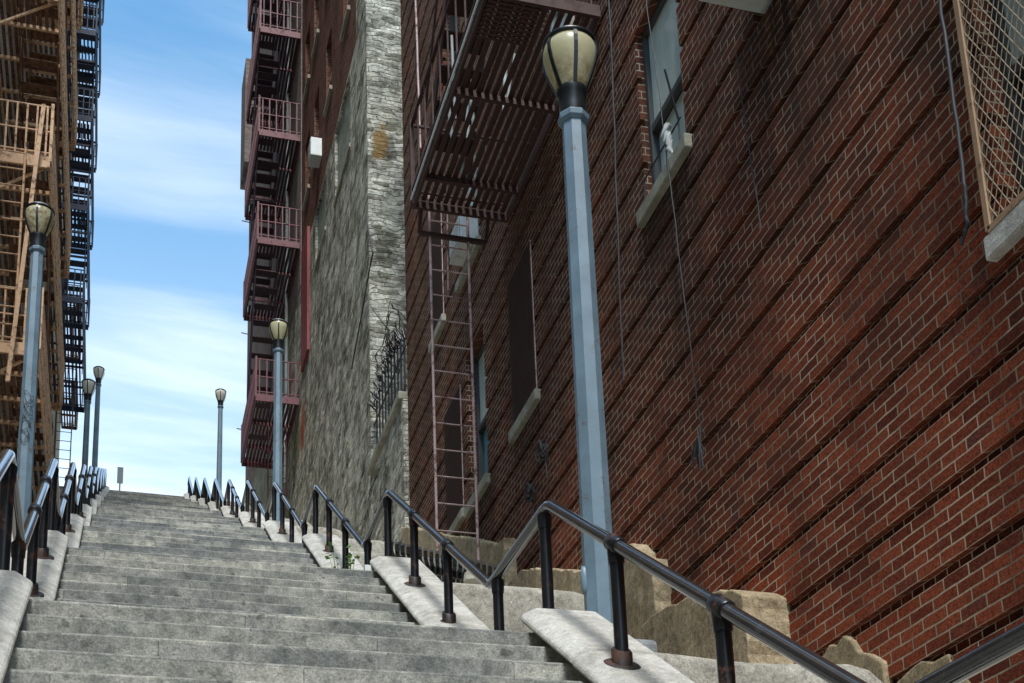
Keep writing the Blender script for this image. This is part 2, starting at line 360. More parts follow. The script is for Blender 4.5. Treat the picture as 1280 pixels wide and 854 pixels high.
cam = bpy.data.cameras.new('camera'); co = bpy.data.objects.new('camera', cam); COL.objects.link(co)
F, CX, CY = 1717.316, 624.4465, 955.986
RW = [Vector(r) for r in ((0.961493, -0.272764, -0.033617), (0.037850, 0.252577, -0.966836), (0.272209, 0.928334, 0.253175))]
co.matrix_world = Matrix((( RW[0].x,-RW[1].x,-RW[2].x,0),(RW[0].y,-RW[1].y,-RW[2].y,0),(RW[0].z,-RW[1].z,-RW[2].z,0),(0,0,0,1)))
cam.sensor_width = 36; cam.lens = F/1280*36; cam.shift_x = (640-CX)/1280; cam.shift_y = (CY-427)/1280
cam.clip_start = .05; cam.clip_end = 3000
sc.camera = co
sc.view_settings.view_transform = 'Standard'; sc.view_settings.look = 'None'; sc.view_settings.gamma = 1; sc.view_settings.exposure = 1.0
sc.cycles.max_bounces = 6

# ------------------------------------------------------------------ stair geometry
T0, Z0, DT, DZ, RISE, TREAD, NF = 6.33, 2.443, 4.16, 2.052, .171, .255, 10
def TK(k): return T0+DT*k
def ZK(k): return Z0+DZ*k
XL, XR = -.45, 2.158
SL = RISE/TREAD
def jit(a): return R.uniform(-a, a)
for k in range(-2, NF):
    m = MB(); T, Z = TK(k), ZK(k)
    prof = []     # nose profile, from the bottom riser up, with a worn rounded edge
    for i in range(11, -1, -1):
        y, z = T-TREAD*i, Z-RISE*i
        zb = z-RISE
        prof += [(y+.012, zb, 0), (y, zb+.03, 0), (y, z-.013, 1), (y+.005, z-.004, 1), (y+.016, z, 1), (y+TREAD-.004, z+.004, 0)]
    prof[-1] = (T+DT-TREAD*11+.02, Z+.006, 0)
    xs = [XL+(XR-XL)*j/44 for j in range(45)]
    vs = []; n = len(prof)
    for x in xs:
        for q, (y, z, e) in enumerate(prof):
            a = mnoise.noise(Vector((x*2.3, q//6*5.1+k*61, 2)))*.005 + mnoise.noise(Vector((x*9, q//6*5.1+k*61, 7)))*.004
            b = mnoise.noise(Vector((x*1.1, q//6*3.7+k*31, 9)))*.006
            vs.append((x, y+(a if e else a*.3), z+(b+a*.4 if e else b)))
    fs = []
    for j in range(len(xs)-1):
        for q in range(n-1): fs.append((j*n+q, (j+1)*n+q, (j+1)*n+q+1, j*n+q+1))
    m.add(vs, fs)
    structure(m.build('stair_flight', GRANITE))
    # landing side pieces outside the treads (between the parapet blocks)
    g = MB(); g.box(XR+.002, 2.6, T+.3, T+1.5, Z-.6, Z-.002); g.box(-.95, XL-.002, T+.3, T+1.5, Z-.6, Z-.002)
    structure(g.build('landing_slab', CONC, bevel=.01))

ORD = ['nearest', 'second', 'third', 'fourth', 'fifth', 'sixth', 'seventh', 'eighth', 'ninth', 'topmost']
def parapet(k, side):
    T, Z = TK(k), ZK(k); Zb = ZK(k-1)
    xi, xo, xw = (2.03, 2.47, 2.16) if side > 0 else (-.385, -.84, -.45)
    top = .115
    lab = ('rough' if k % 2 else 'plain')
    lab = (f'{ORD[k]} sloping granite parapet block up the right side of the stairs' if side > 0 else f'{ORD[k]} bright sloping granite parapet block up the left side of the stairs')
    r = thing('parapet', lab, 'parapet', ((xi+xo)/2, T, Z), 'stone parapets along the right edge' if side > 0 else 'stone parapets along the left edge')
    w_ = MB(); nl = lambda y: Z-SL*(T-y)
    w_.prism([(T-2.98, Zb-.4), (T-2.98, nl(T-2.98)-.0), (T+.1, nl(T+.1)-.045), (T+.16, Z+.1), (T+.62, Z+.012), (T+.62, Z-.5), (T-.5, nl(T-.5)-.9)], xw+.0*side, xo-.03*side)
    w_.build('side_wall', SIDEWALL, r, bevel=.01)
    c = MB()
    cuts = [T-3.06, T-1.75, T-.62, T+.14]
    for a, b in zip(cuts, cuts[1:]):
        b -= .022
        ha = nl(a)+top+jit(.006); hb = nl(b)+top+jit(.006)
        bev = .085*side; th = .088
        sec = lambda y, h: [(xi, y, h-.05), (xi+bev, y, h), (xo-.02*side, y, h+.004), (xo, y, h-.02), (xo, y, h-th), (xi, y, h-th)]
        A, B = sec(a, ha), sec(b, hb)
        if b > T:      # the upper end is rounded off
            B = [(x, y, z-.012) for x, y, z in B]
        c.add(A+B, [(0,1,2,3,4,5), (11,10,9,8,7,6)] + [(i, 6+i, 6+(i+1) % 6, (i+1) % 6) for i in range(6)])
    c.build('coping', COPING, r, bevel=.018)
for k in range(NF):
    parapet(k, 1); parapet(k, -1)

def rail_points(x, k0, k1):
    pts = []
    h = .755
    def corner(p, d1, d2, rr=.07):
        a = Vector(p)-Vector(d1).normalized()*rr; b = Vector(p)+Vector(d2).normalized()*rr
        return [tuple(a), tuple(a*.18+Vector(p)*.64+b*.18), tuple(b)]
    up = Vector((0, 3.0, DZ)); fl = Vector((0, 1, 0))
    for k in range(k0, k1+1):
        T, Z = TK(k), ZK(k)
        v = (x, T-2.93, ZK(k-1)+h); p = (x, T+.07, Z+h)
        pts += corner(v, fl, up) + corner(p, up, fl)
    return pts
def handrail(x, k0, k1, label):
    r = thing('handrail', label, 'handrail', (x, TK(k0), ZK(k0)))
    m = MB()
    pts = rail_points(x, k0, k1)
    pts = [(x, pts[0][1]-1.0, pts[0][2])] + pts + [(x, pts[-1][1]+.5, pts[-1][2])]
    m.tube(pts, .032, 14); m.build('top_rail', RAILM, r)
    for k in range(k0, k1+1):
        T, Z = TK(k), ZK(k)
        for dy in (.15, -.85, -1.88, -3.08):
            y = T+dy
            if dy < -2.95: zb, zt = ZK(k-1)-.02, ZK(k-1)+.755
            elif dy > .07: zb, zt = Z+.06, Z+.755
            else: zb, zt = Z+SL*dy+.10, Z+.755+(dy-.07)*DZ/3.0
            p = MB(); p.tube([(x, y, zb), (x, y, zt-.02)], .0325, 12)
            po = p.build('post', IRON, r)
            if k < 6:
                f = MB(); s_ = SL if -2.5 < dy < 0 else 0
                f.lathe((x, y, zb), [(.085, -.012), (.085, .012), (.075, .018), (.045, .02)], 20)
                f.lathe((x, y, zb), [(.048, .018), (.048, .075), (.042, .085)], 16)
                for i, vv in enumerate(f.v): f.v[i] = (vv[0], vv[1], vv[2]+(vv[1]-y)*s_)
                f.build('flange', RUSTPLATE, po)
                cl = MB()
                if -2.5 < dy < 0:
                    dd = Vector((0, 3.0, DZ)).normalized()
                    pc = Vector((x, y, zt))
                    cl.tube([pc-dd*.06, pc-dd*.05, pc+dd*.05, pc+dd*.06], [.037, .043, .043, .037], 14)
                    cl.tube([pc-Vector((0,0,.1)), pc-Vector((0,0,.02))], [.037, .041], 14)
                else:
                    cl.tube([(x, y, zt-.11), (x, y, zt-.03)], [.037, .041], 14)
                cl.build('collar', IRON, po)
    return r
handrail(2.2, -1, NF-1, 'black zigzag pipe handrail climbing the right side of the stairs')
handrail(-.53, 0, NF-1, 'black zigzag pipe handrail climbing the left side of the stairs')

# ------------------------------------------------------------------ terraces, ground, street
LINE = lambda y: Z0+(y-T0)*DZ/DT
for side in (1, -1):
    for k in range(-2, NF):
        y0, y1 = TK(k)-.3, TK(k+1)-.3; z0 = ZK(k)-.17; g_ = .12
        x0, x1 = (2.45, 4.06) if side > 0 else (-2.4, -.82)
        m = MB(); xs = [x0+(x1-x0)*i/14 for i in range(15)]
        prof = [(y0, z0-1.9), (y0, z0-.9), (y0, z0-.3), (y0, z0-.08), (y0+.012, z0-.03), (y0+.045, z0)] + [(y0+(y1-y0)*q/8, z0+g_*(y1-y0)*q/8) for q in range(1, 9)] + [(y1, z0-.5)]
        vs = []
        for x in xs:
            e = max(0, (x-3.72)/.34) if side > 0 else 0
            for j, (y, z) in enumerate(prof):
                f_ = 1 if j < len(prof)-1 else 0
                vs.append((x, y + f_*mnoise.noise(Vector((x*1.5, z*1.5, k)))*.03, z + f_*mnoise.noise(Vector((x*1.1, y*1.1, 4+k)))*.03 - (.3*e*e if 2 < j < 9 else 0)))
        n = len(prof)
        m.add(vs, [(i*n+j, (i+1)*n+j, (i+1)*n+j+1, i*n+j+1) for i in range(14) for j in range(n-1)], True)
        structure(m.build('terrace_slab', CONC))
g = MB()
prof = [(-400, -8), (-16, -8), (-15.9, LINE(-15.9)-1.0), (TK(9)+.3, ZK(9)-.5), (TK(9)+1.6, ZK(9)-.035), (900, ZK(9)-.02)]
for (ya, za), (yb, zb) in zip(prof, prof[1:]): g.quad((-700, ya, za), (700, ya, za), (700, yb, zb), (-700, yb, zb))
structure(g.build('ground', CONC))
g = MB(); g.box(-8, 9, TK(9)+1.35, TK(9)+5, ZK(9)-.3, ZK(9)+.004); structure(g.build('pavement', CONC))

# ------------------------------------------------------------------ walls with openings
def wall_mesh(X, out, ys, zs, openings, bands=None, reveal=.2, depth=.04):
    """wall in the plane x=X whose visible face looks towards out (+1/-1) along x; openings (y0,y1,z0,z1)"""
    Y = sorted(set([ys[0], ys[1]] + [o[i] for o in openings for i in (0, 1)]))
    Zs = {zs[0], zs[1]} | {o[i] for o in openings for i in (2, 3)}
    bl = []
    if bands:
        z_, per, rh = bands
        n0 = math.floor((zs[0]-z_)/per)-1
        while z_+n0*per < zs[1]:
            a, b = z_+n0*per-rh, z_+n0*per; bl.append((a, b))
            for q in (a, b):
                if zs[0] < q < zs[1]: Zs.add(q)
            n0 += 1
    Zs = sorted(Zs)
    keep = [Zs[0]]
    for q in Zs[1:]:
        if q-keep[-1] > 1e-5: keep.append(q)
    Zs = keep
    def dep(i, j):
        yc, zc = (Y[i]+Y[i+1])/2, (Zs[j]+Zs[j+1])/2
        for o in openings:
            if o[0] < yc < o[1] and o[2] < zc < o[3]: return -1
        for a, b in bl:
            if a < zc < b: return depth
        return 0
    D = {(i, j): dep(i, j) for i in range(len(Y)-1) for j in range(len(Zs)-1)}
    xx = lambda d_: X-out*(reveal if d_ < 0 else d_)
    m = MB()
    for (i, j), d_ in D.items():
        if d_ >= 0:
            x = xx(d_); m.quad((x, Y[i], Zs[j]), (x, Y[i+1], Zs[j]), (x, Y[i+1], Zs[j+1]), (x, Y[i], Zs[j+1]))
        e = D.get((i+1, j))
        if e is not None and e != d_: m.quad((xx(d_), Y[i+1], Zs[j]), (xx(e), Y[i+1], Zs[j]), (xx(e), Y[i+1], Zs[j+1]), (xx(d_), Y[i+1], Zs[j+1]))
        e = D.get((i, j+1))
        if e is not None and e != d_: m.quad((xx(d_), Y[i], Zs[j+1]), (xx(e), Y[i], Zs[j+1]), (xx(e), Y[i+1], Zs[j+1]), (xx(d_), Y[i+1], Zs[j+1]))
    return m

def window(parent, X, out, y0, y1, z0, z1, frame=FRAME, up=PANE, lo=PANE_D, sill=True, inset=.13, split=.5, sillmat=None):
    """double-hung sash window set into an opening; the wall face is at X and looks towards out"""
    xi = X-out*inset
    fr = MB(); t = .05
    fx = sorted((xi-out*.06, xi+out*.02))
    for a, b, c, d_ in ((y0, y0+t, z0, z1), (y1-t, y1, z0, z1), (y0+t, y1-t, z0, z0+t), (y0+t, y1-t, z1-t, z1)):
        fr.box(fx[0], fx[1], a+.001, b-.001, c+.001, d_-.001)
    zm = z0+(z1-z0)*split
    mx_ = sorted((xi-out*.04, xi+out*.012)); fr.box(mx_[0], mx_[1], y0+t, y1-t, zm-.03, zm+.03)
    w_ = fr.build('window', frame, parent)
    for nm, mat, za, zb, off in (('upper_pane', up, zm+.03, z1-t, .012), ('lower_pane', lo, z0+t, zm-.03, -.02)):
        p = MB(); x = sorted((xi-out*.03+out*off, xi-out*.035+out*off)); p.box(x[0], x[1], y0+t, y1-t, za, zb); p.build(nm, mat, w_)
    bk = MB(); xb = X-out*.199; bk.quad((xb, y0, z0), (xb, y1, z0), (xb, y1, z1), (xb, y0, z1)); bk.build('dark_interior', PANE_D, w_)
    if sill:
        s_ = MB(); sx_ = sorted((X+out*.06, X-out*.19)); s_.box(sx_[0], sx_[1], y0-.09, y1+.09, z0-.13, z0-.004); s_.build('sill', sillmat or SILL, w_, bevel=.012)
    return w_

def guard(parent, X, out, y0, y1, z0, z1, frame, wire, step, r, rim=.022, ratio=.9):
    """diamond mesh guard standing a little proud of the wall"""
    x = X+out*(.05 if rim > .02 else .012)
    m = MB()
    for p, q in (((x,y0,z0),(x,y1,z0)), ((x,y0,z1),(x,y1,z1)), ((x,y0,z0),(x,y0,z1)), ((x,y1,z0),(x,y1,z1))): m.bar(p, q, rim, rim*1.4)
    for yy in (y0, y1):
        for zz in (z0+.1, z1-.1) if rim > .02 else (): m.bar((x, yy, zz), (X, yy, zz), .02, .012)
    g_ = m.build('guard', frame, parent)
    ww = MB(); H, W = z1-z0, y1-y0
    for sgn in (1, -1):
        k = -H*ratio
        while k < W:
            pts = []
            a = max(0, k); b = min(W, k+H*ratio)
            za = (a-k)/ratio; zb = (b-k)/ratio
            if b-a > .01:
                if sgn > 0: p, q = (x, y0+a, z0+za), (x, y0+b, z0+zb)
                else: p, q = (x, y0+a, z1-za), (x, y0+b, z1-zb)
                ww.bar(p, q, r, r, up=(1,0,0))
            k += step
    ww.build('guard_mesh', wire, g_)

# ------------------------------------------------------------------ the red brick building on the right
WX = 4.0; WTOP = 21.0
bb = thing('brick_building', 'red brick building with banded recessed courses filling the right side', 'building', (WX, 8, 3))
op = {
 'W1': (8.05, 8.86, 7.13, 8.82), 'W8': (6.08, 6.9, 7.13, 8.82), 'M1': (3.9, 4.78, 4.05, 5.75), 'W1b': (3.9, 4.78, 7.13, 8.82),
 'M2': (11.82, 12.6, 7.13, 8.85), 'W3': (13.7, 14.5, 7.13, 9.1), 'M4': (14.78, 15.55, 7.2, 8.85), 'M5': (15.5, 16.1, 10.3, 12.0),
 'W6': (13.75, 14.6, 10.25, 11.95), 'W7': (10.3, 11.2, 10.25, 12.1), 'W9': (14.3, 15.2, 13.2, 14.9), 'W10': (8.05, 8.86, 10.25, 11.95), 'W11': (10.3, 11.2, 13.3, 15.0),
}
wm_ = wall_mesh(WX, -1, (-6, 17.78), (-6, WTOP), list(op.values()), (3.884, .41, .06833))
wm_.quad((WX, 17.78, -6), (12, 17.78, -6), (12, 17.78, WTOP), (WX, 17.78, WTOP)); wm_.quad((WX, -6, -6), (12, -6, -6), (12, -6, WTOP), (WX, -6, WTOP)); wm_.quad((WX, -6, WTOP), (12, -6, WTOP), (12, 17.78, WTOP), (WX, 17.78, WTOP))
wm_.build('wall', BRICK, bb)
w1 = window(bb, WX, -1, *op['W1'], up=PANE, lo=PANE, split=.43, inset=.085)
# little rail, rag and bottle on the sill of the big window
m = MB()
for yy in (8.1, 8.35, 8.6, 8.8): m.tube([(WX-.03, yy, 7.13), (WX-.03, yy, 7.36)], .008, 6)
m.tube([(WX-.03, 8.06, 7.34), (WX-.03, 8.84, 7.34)], .008, 6); m.tube([(WX-.03, 8.1, 7.36), (WX-.13, 8.06, 7.75)], .01, 6); m.build('sill_rail', IRON, w1)
m = MB()
for j in range(5):
    m.tube([(WX-.04-.012*j, 8.22+.02*j, 7.14+.05*j), (WX-.055, 8.25+.02*jit(1), 7.2+.05*j), (WX-.04, 8.2+.02*j, 7.25+.05*j)], [.008, .024, .008], 7)
tag(m.build('rag', FRAME_W), 'crumpled white rag tied on the window sill rail beside the lamp', 'rag')
window(bb, WX, -1, *op['W8'], up=PANE, lo=PANE_D, sill=False)
window(bb, WX, -1, *op['W1b'], up=PANE_D, lo=PANE_D)
for k_, fr_, up_, lo_ in (('W3', FRAME, PANE, PANE_T), ('W6', FRAME_W, PANE, PANE_D), ('W7', FRAME_W, PANE, PANE), ('W9', FRAME, PANE_D, PANE_D), ('W10', FRAME, PANE_D, PANE), ('W11', FRAME, PANE, PANE_D)):
    window(bb, WX, -1, *op[k_], frame=fr_, up=up_, lo=lo_)
for k_ in ('M2', 'M4', 'M5'):
    w_ = window(bb, WX, -1, *op[k_], up=PANE_D, lo=PANE_D); o = op[k_]
    guard(w_, WX, -1, o[0]-.02, o[1]+.02, o[2], o[3]+.03, LADDER, MESHD, .038, .021, rim=.012)
w_ = window(bb, WX, -1, *op['M1'], up=PANE, lo=PANE_D, sillmat=COPING)
guard(w_, WX, -1, 3.86, 4.82, 4.06, 5.8, TANFRAME, MESHW, .05, .0035, rim=.024, ratio=.5)
# rough concrete patches along the foot of the wall
foot = [
 [(12.75,4.2),(12.75,5.95),(13.1,6.02),(13.9,6.43),(15.5,7.2),(17.2,8.05),(17.75,8.3),(17.75,6.5)],
 [(10.3,3.6),(10.34,4.55),(10.6,4.68),(11.3,5.0),(12.2,5.36),(12.7,5.42),(12.7,4.2)],
 [(8.85,3.0),(8.9,3.6),(8.93,4.1),(9.12,4.17),(9.3,4.38),(9.6,4.42),(10.2,4.3),(10.27,3.4)],
 [(7.15,2.2),(7.18,3.1),(7.3,3.18),(7.7,3.32),(8.1,3.42),(8.55,3.5),(8.82,3.5),(8.82,2.9)],
 [(6.1,2.0),(6.16,2.34),(6.27,2.42),(6.38,2.47),(6.44,2.56),(6.52,2.62),(6.6,2.59),(6.68,2.62),(6.76,2.58),(6.86,2.6),(6.98,2.56),(7.1,2.5),(7.14,2.2)],
 [(5.3,1.6),(5.5,2.05),(5.62,2.2),(5.75,2.2),(5.85,2.24),(6.0,2.22),(6.2,2.2),(6.2,1.8)],
]
for i, pl in enumerate(foot):
    m = MB(); x0 = WX-(.13 if i < 3 else .3 if i == 3 else .014)
    # subdivided front with an uneven surface
    pj = []
    for (ya, za), (yb, zb) in zip(pl, pl[1:]+pl[:1]):
        n_ = max(1, int(math.hypot(yb-ya, zb-za)/.07)); am = (.014 if i < 4 else .022) if n_ > 1 else 0
        for q in range(n_):
            e_ = am if q else 0
            pj.append((ya+(yb-ya)*q/n_+jit(e_), za+(zb-za)*q/n_+jit(e_)))
    m.prism(pj, x0+jit(.02), WX+.03)
    m.build('wall_footing', TANC, bb, bevel=.012)

# air conditioners
def ac(x0, x1, y0, y1, z0, z1, mat, label):
    r = thing('air_conditioner', label, 'air conditioner', ((x0+x1)/2, (y0+y1)/2, z0))
    m = MB(); m.box(x0, x1, y0, y1, z0, z1); m.build('casing', mat, r, bevel=.015)
    g_ = MB()
    for i in range(9):
        zz = z0+.05+(z1-z0-.1)*i/8; g_.box(x0-.012, x0-.001, y0+.04, y1-.04, zz-.008, zz+.008)
    g_.build('grille', FRAME_W, r)
    g_ = MB(); g_.box(x0-.004, x1, y0-.01, y1+.01, z0-.016, z0-.002); g_.build('base_tray', FRAME_W, r)
ac(3.58, 4.1, 6.16, 6.83, 7.2, 7.6, ACW, 'rusty beige air conditioner jutting from the brick wall at the upper edge')
ac(3.78, 4.12, 13.78, 14.3, 10.27, 10.62, GREYSIGN, 'grey air conditioner in the window under the right fire escape')

# ------------------------------------------------------------------ grey stone building further up
SX = 3.95
sb = thing('stone_building', 'tall building with grey rubble stone base and dark brick upper floors', 'building', (SX, 25, 11))
sop = [(22.15, 23.9, 18.2, 19.85), (25.15, 26.6, 18.5, 19.85)]
m = wall_mesh(SX, -1, (20.4, 42.2), (0, 19.9), [(a, b, c, min(d_, 19.899)) for a, b, c, d_ in sop], reveal=.3)
# battered, uneven rubble corner and front face
ny, nz = 12, 160
vs = []
for j in range(nz+1):
    for i in range(ny+1):
        x = SX+(12-SX)*i/ny if i > 5 else SX+1.1*i/5
        z = 6+34*j/nz
        vs.append((x, 20.4+mnoise.noise(Vector((x*2.1, 3, z*4)))*.05*(1 if i else .3), z))
m.add(vs, [(j*(ny+1)+i, j*(ny+1)+i+1, (j+1)*(ny+1)+i+1, (j+1)*(ny+1)+i) for j in range(nz) for i in range(ny)])
m.build('stone_wall', STONE, sb)
# pale quoin strip on the side wall up the corner
m = MB(); m.box(SX-.012, SX+.2, 20.46, 21.35, 19.91, 40); m.build('stone_corner', STONE, sb)
bops = []
for zf in (21.36, 24.41, 27.46, 30.51, 33.56):
    for y_ in (22.15, 24.35, 26.15, 27.6): bops.append((y_, y_+.75, zf, zf+1.6))
bops = [b for b in bops if not (b[0] > 27 and b[2] < 20)]
low = []
m = wall_mesh(SX+.012, -1, (21.36, 42.2), (19.902, 40), low+bops, reveal=.2)
m.quad((SX, 42.2, 0), (12, 42.2, 0), (12, 42.2, 40), (SX, 42.2, 40)); m.quad((SX, 20.4, 40), (12, 20.4, 40), (12, 42.2, 40), (SX, 42.2, 40))
m.build('brick_wall', BRICK_FAR, sb)
for a, b, c, d_ in sop:
    p = MB(); p.box(SX+.055, SX+.25, a, b, c, d_); p.build('blocked_window', PLASTER, sb)
    p = MB(); p.box(SX-.03, SX+.054, a-.05, b+.05, c-.09, c-.004); p.build('sill', SILL, sb)
for b in bops:
    p = MB(); p.box(SX+.14, SX+.16, b[0], b[1], b[2], b[3]); w_ = p.build('window', PANE_D, sb)
    p = MB(); p.box(SX-.05, SX+.13, b[0]-.06, b[1]+.06, b[2]-.1, b[2]-.004); p.build('sill', SILL, w_)
    p = MB(); p.box(SX+.09, SX+.14, b[0], b[1], (b[2]+b[3])/2-.03, (b[2]+b[3])/2+.03); p.build('meeting_rail', FRAME_W, w_)
p = MB(); p.box(SX-.06, SX+.02, 27.5, 28.5, 17.0, 20.2); p.build('red_shutter', REDP, sb, bevel=.01)
p = MB(); p.box(SX-.012, SX+.1, 28.95, 42.19, 19.6, 39.9); p.build('pale_brick_face', BRICK_PALE, sb)
for yy, za, zb in ((31.2, 15.5, 40),):
    p = MB(); p.tube([(SX-.06, yy, za), (SX-.06, yy, zb)], .045, 8); p.build('drainpipe', FRAME_W if yy < 33 else REDP, sb)
# pale lower wall of the far end, and small fixtures breaking the far outline
p = MB(); p.box(SX-.03, SX+.1, 34.6, 42.15, 14, 19.5); p.build('rendered_base', PLASTER, sb)
for yy, zz, l_ in ((41.9, 22.6, .35), (41.8, 30.5, .3), (41.9, 26.2, .25), (41.8, 35, .3)):
    p = MB(); p.tube([(SX, yy, zz), (SX-l_, yy, zz+.03)], .02, 6); p.build('wall_bracket', FE_MAROON, sb)
p = MB(); p.box(SX-.35, SX-.013, 40.6, 42.1, 32.0, 36.2); p.build('side_bay', BRICK_PALE, sb)
ac(3.72, 4.05, 25.75, 26.15, 20.75, 21.2, ACWHITE, 'white air conditioner high on the dark brick above the stone wall')
tag_ = MB()   # narrow yard wall between the two buildings
yw = thing('yard_wall', 'low plastered wall with sloping pale coping between the two right buildings', 'wall', (3.97, 19, 8))
tag_.box(3.93, 4.15, 17.8, 20.37, 6, 10.38); tag_.build('wall', STONE, yw, bevel=.01)
m = MB(); m.box(3.87, 4.2, 17.82, 20.36, 10.382, 10.52); m.build('coping', SILL, yw, bevel=.02)
fc = thing('picket_fence', 'black iron picket fence on the low wall between the buildings', 'fence', (4.0, 19, 10.52))
m = MB()
yy = 17.95
pk = 0
while yy < 20.3:
    m.tube([(4.0, yy, 10.5), (4.0, yy, 11.55+.28*math.sin((yy-17.9)*1.25)), (4.0, yy, 11.68+.28*math.sin((yy-17.9)*1.25))], [.014, .014, .003], 6); yy += .24
m.build('pickets', IRON, fc)
m = MB()
m.tube([(4.0, 17.85, 10.65), (4.0, 20.35, 10.65)], .014, 6); m.tube([(4.0, 17.85, 11.3), (4.0, 20.35, 11.3)], .014, 6)
for i in range(40):
    a = i/40*2.4; m.tube([(4.0+.05*math.sin(i*2), 17.9+a, 11.45+.28*math.sin(a*1.25)), (3.93+.05*math.cos(i*1.7), 17.95+a, 11.62+.28*math.sin(a*1.25))], .016, 5)
m.build('rails', IRON, fc)
# bare vine hanging over the fence
m = MB()
for i in range(26):
    p = Vector((3.9+jit(.06), 18.0+R.random()*1.5, 11.6+R.random()*.5)); pts = [tuple(p)]
    dv = Vector((jit(.4), jit(1), jit(.8)))
    for s_ in range(6):
        dv += Vector((jit(.35), jit(.5), jit(.5)-.06)); p = p+dv.normalized()*.09; p.x = max(3.6, min(4.2, p.x)); pts.append(tuple(p))
    m.tube(pts, [.011, .01, .009, .007, .006, .005, .003], 4, False)
tag(m.build('dead_vine', TWIG), 'bare dead vine tangled over the picket fence beside the stone wall', 'plant')

# ------------------------------------------------------------------ fire escapes
def fire_escape(label, xw, xo, y0, y1, levels, mat, slat, hole=None, rail_h=.95, step=.085, sw=.042, stair_dir=1, end_only=False, brackets=False, beam=.09, ystep=1.25, rb=.011, bal=.15, mid=True):
    """platforms from the wall xw out to xo; hole=(x0,x1,y0,y1) is where the stair climbs through"""
    r = thing('fire_escape', label, 'fire escape', ((xw+xo)/2, (y0+y1)/2, levels[0]))
    lo, hi = sorted((xw, xo)); sg = 1 if xo > xw else -1
    for li, z in enumerate(levels):
        m = MB(); x = lo+.03
        while x < hi-.02:
            segs = [(y0+.03, y1-.03)]
            if hole and hole[0] < x < hole[1] and li: segs = [(y0+.03, hole[2]), (hole[3], y1-.03)]
            for a, b in segs:
                m.box(x-sw/2, x+sw/2, a, b, z-.006+jit(.003), z+.006)
            x += step
        p_ = m.build('platform', slat, r)
        f = MB()
        f.box(lo, hi, y0-.02, y0+.02, z-beam, z+.03); f.box(lo, hi, y1-.02, y1+.02, z-beam, z+.03)
        for xe in (lo+.012, hi-.012): f.box(xe-.012, xe+.012, y0+.021, y1-.021, z-beam, z+.03)
        yy = y0+ystep
        while yy < y1-.3:
            f.box(lo+.025, hi-.025, yy-.022, yy+.022, z-.07, z-.008); yy += ystep
        f.build('frame', mat, p_)
        for yy in (y0+.15, y1-.15) if brackets else ():
            b = MB(); b.bar((xw, yy, z-.75), (xo-sg*.1, yy, z-.08), .035, .035); b.build('bracket', mat, r)
        g_ = MB()
        for h_ in ((rail_h, rail_h*.52, .1) if mid else (rail_h, .12)):
            g_.bar((xo, y0, z+h_), (xo, y1, z+h_), .03, .022)
            for ye in (y0, y1): g_.bar((xw, ye, z+h_), (xo, ye, z+h_), .03, .022)
        yy = y0
        while yy <= y1+.001:
            g_.bar((xo, yy, z), (xo, yy, z+rail_h), rb*2, rb*2); yy += bal
        nx = max(3, int((hi-lo)/.15))
        for i in range(nx):
            xx = lo+(hi-lo)*(i+.5)/nx
            for ye in (y0, y1): g_.bar((xx, ye, z), (xx, ye, z+rail_h), rb*2, rb*2)
        for ye in (y0, y1): g_.bar((xo, ye, z-.05), (xo, ye, z+rail_h+.06), .045, .045)
        g_.build('railing', mat, r)
        if hole and li < len(levels)-1:
            zt = levels[li+1]; s_ = MB()
            ya, yb = (hole[2], hole[3]) if stair_dir > 0 else (hole[3], hole[2])
            for xe in (hole[0]+.02, hole[1]-.02):
                s_.bar((xe, ya, z), (xe, yb, zt), .02, .14); s_.bar((xe, ya, z+.8), (xe, yb, zt+.8), .025, .025)
            n = 12
            for i in range(1, n):
                q = i/n; yc = ya+(yb-ya)*q; zc = z+(zt-z)*q
                s_.box(hole[0]+.03, hole[1]-.03, yc-.125, yc+.125, zc-.008, zc+.008)
            s_.build('stair', slat if slat is not mat else mat, r)
    return r
# right, on the near brick wall
fe = fire_escape('dark oxblood fire escape overhead on the near red brick wall', 3.965, 2.9, 9.5, 12.45, [9.65, 12.75], FE_DARK, FE_DARK, hole=(2.93, 3.42, 9.75, 12.0), stair_dir=-1, step=.08, sw=.05, bal=.33, mid=False, rb=.008)
m = MB(); m.bar((2.878, 9.5, 9.655), (2.878, 12.45, 9.655), .012, .032); m.build('worn_highlight_edge', FRAME_W, fe)  # pale strip paints in the whitish edge highlight along with worn paint
m = MB()   # perforated hatch plate
for i in range(9):
    m.box(2.94+i*.055, 2.94+i*.055+.03, 9.55, 10.0, 9.585, 9.592)
for i in range(9):
    m.box(2.94, 3.43, 9.55+i*.052, 9.55+i*.052+.03, 9.576, 9.583)
m.build('hatch_grate', FE_DARK, fe)
m = MB()
yl = 12.62
for x_ in (3.12, 3.55): m.tube([(x_, yl, 5.55), (x_, yl, 10.1)], .016, 8)
m.tube([(3.32, yl+.05, 8.7), (3.34, yl+.05, 10.0)], .01, 6)
z_ = 5.9
while z_ < 9.6:
    m.tube([(3.12, yl, z_), (3.55, yl, z_)], .009, 6); z_ += .305
m.build('drop_ladder', LADDER, fe)
m = MB(); m.bar((3.0, yl, 9.38), (3.75, yl, 9.38), .04, .05); m.bar((3.0, yl, 9.38), (3.0, 12.45, 9.7), .035, .035); m.bar((3.75, yl, 9.38), (3.75, 12.45, 9.7), .035, .035); m.build('ladder_hanger', FE_DARK, fe)
# poles stored on the fire escape
cl = thing('pole_bundle', 'pale bundle of rods stored on the near fire escape', 'poles', (3.2, 11.4, 9.68))
for i in range(7):
    m = MB(); p = Vector((3.05+R.random()*.5, 12.2-R.random()*1.4, 9.7)); m.tube([tuple(p), tuple(p+Vector((jit(.1), jit(.2), .35+R.random()*.5)))], .012+.012*R.random(), 6); m.build('rod', FRAME_W, cl)
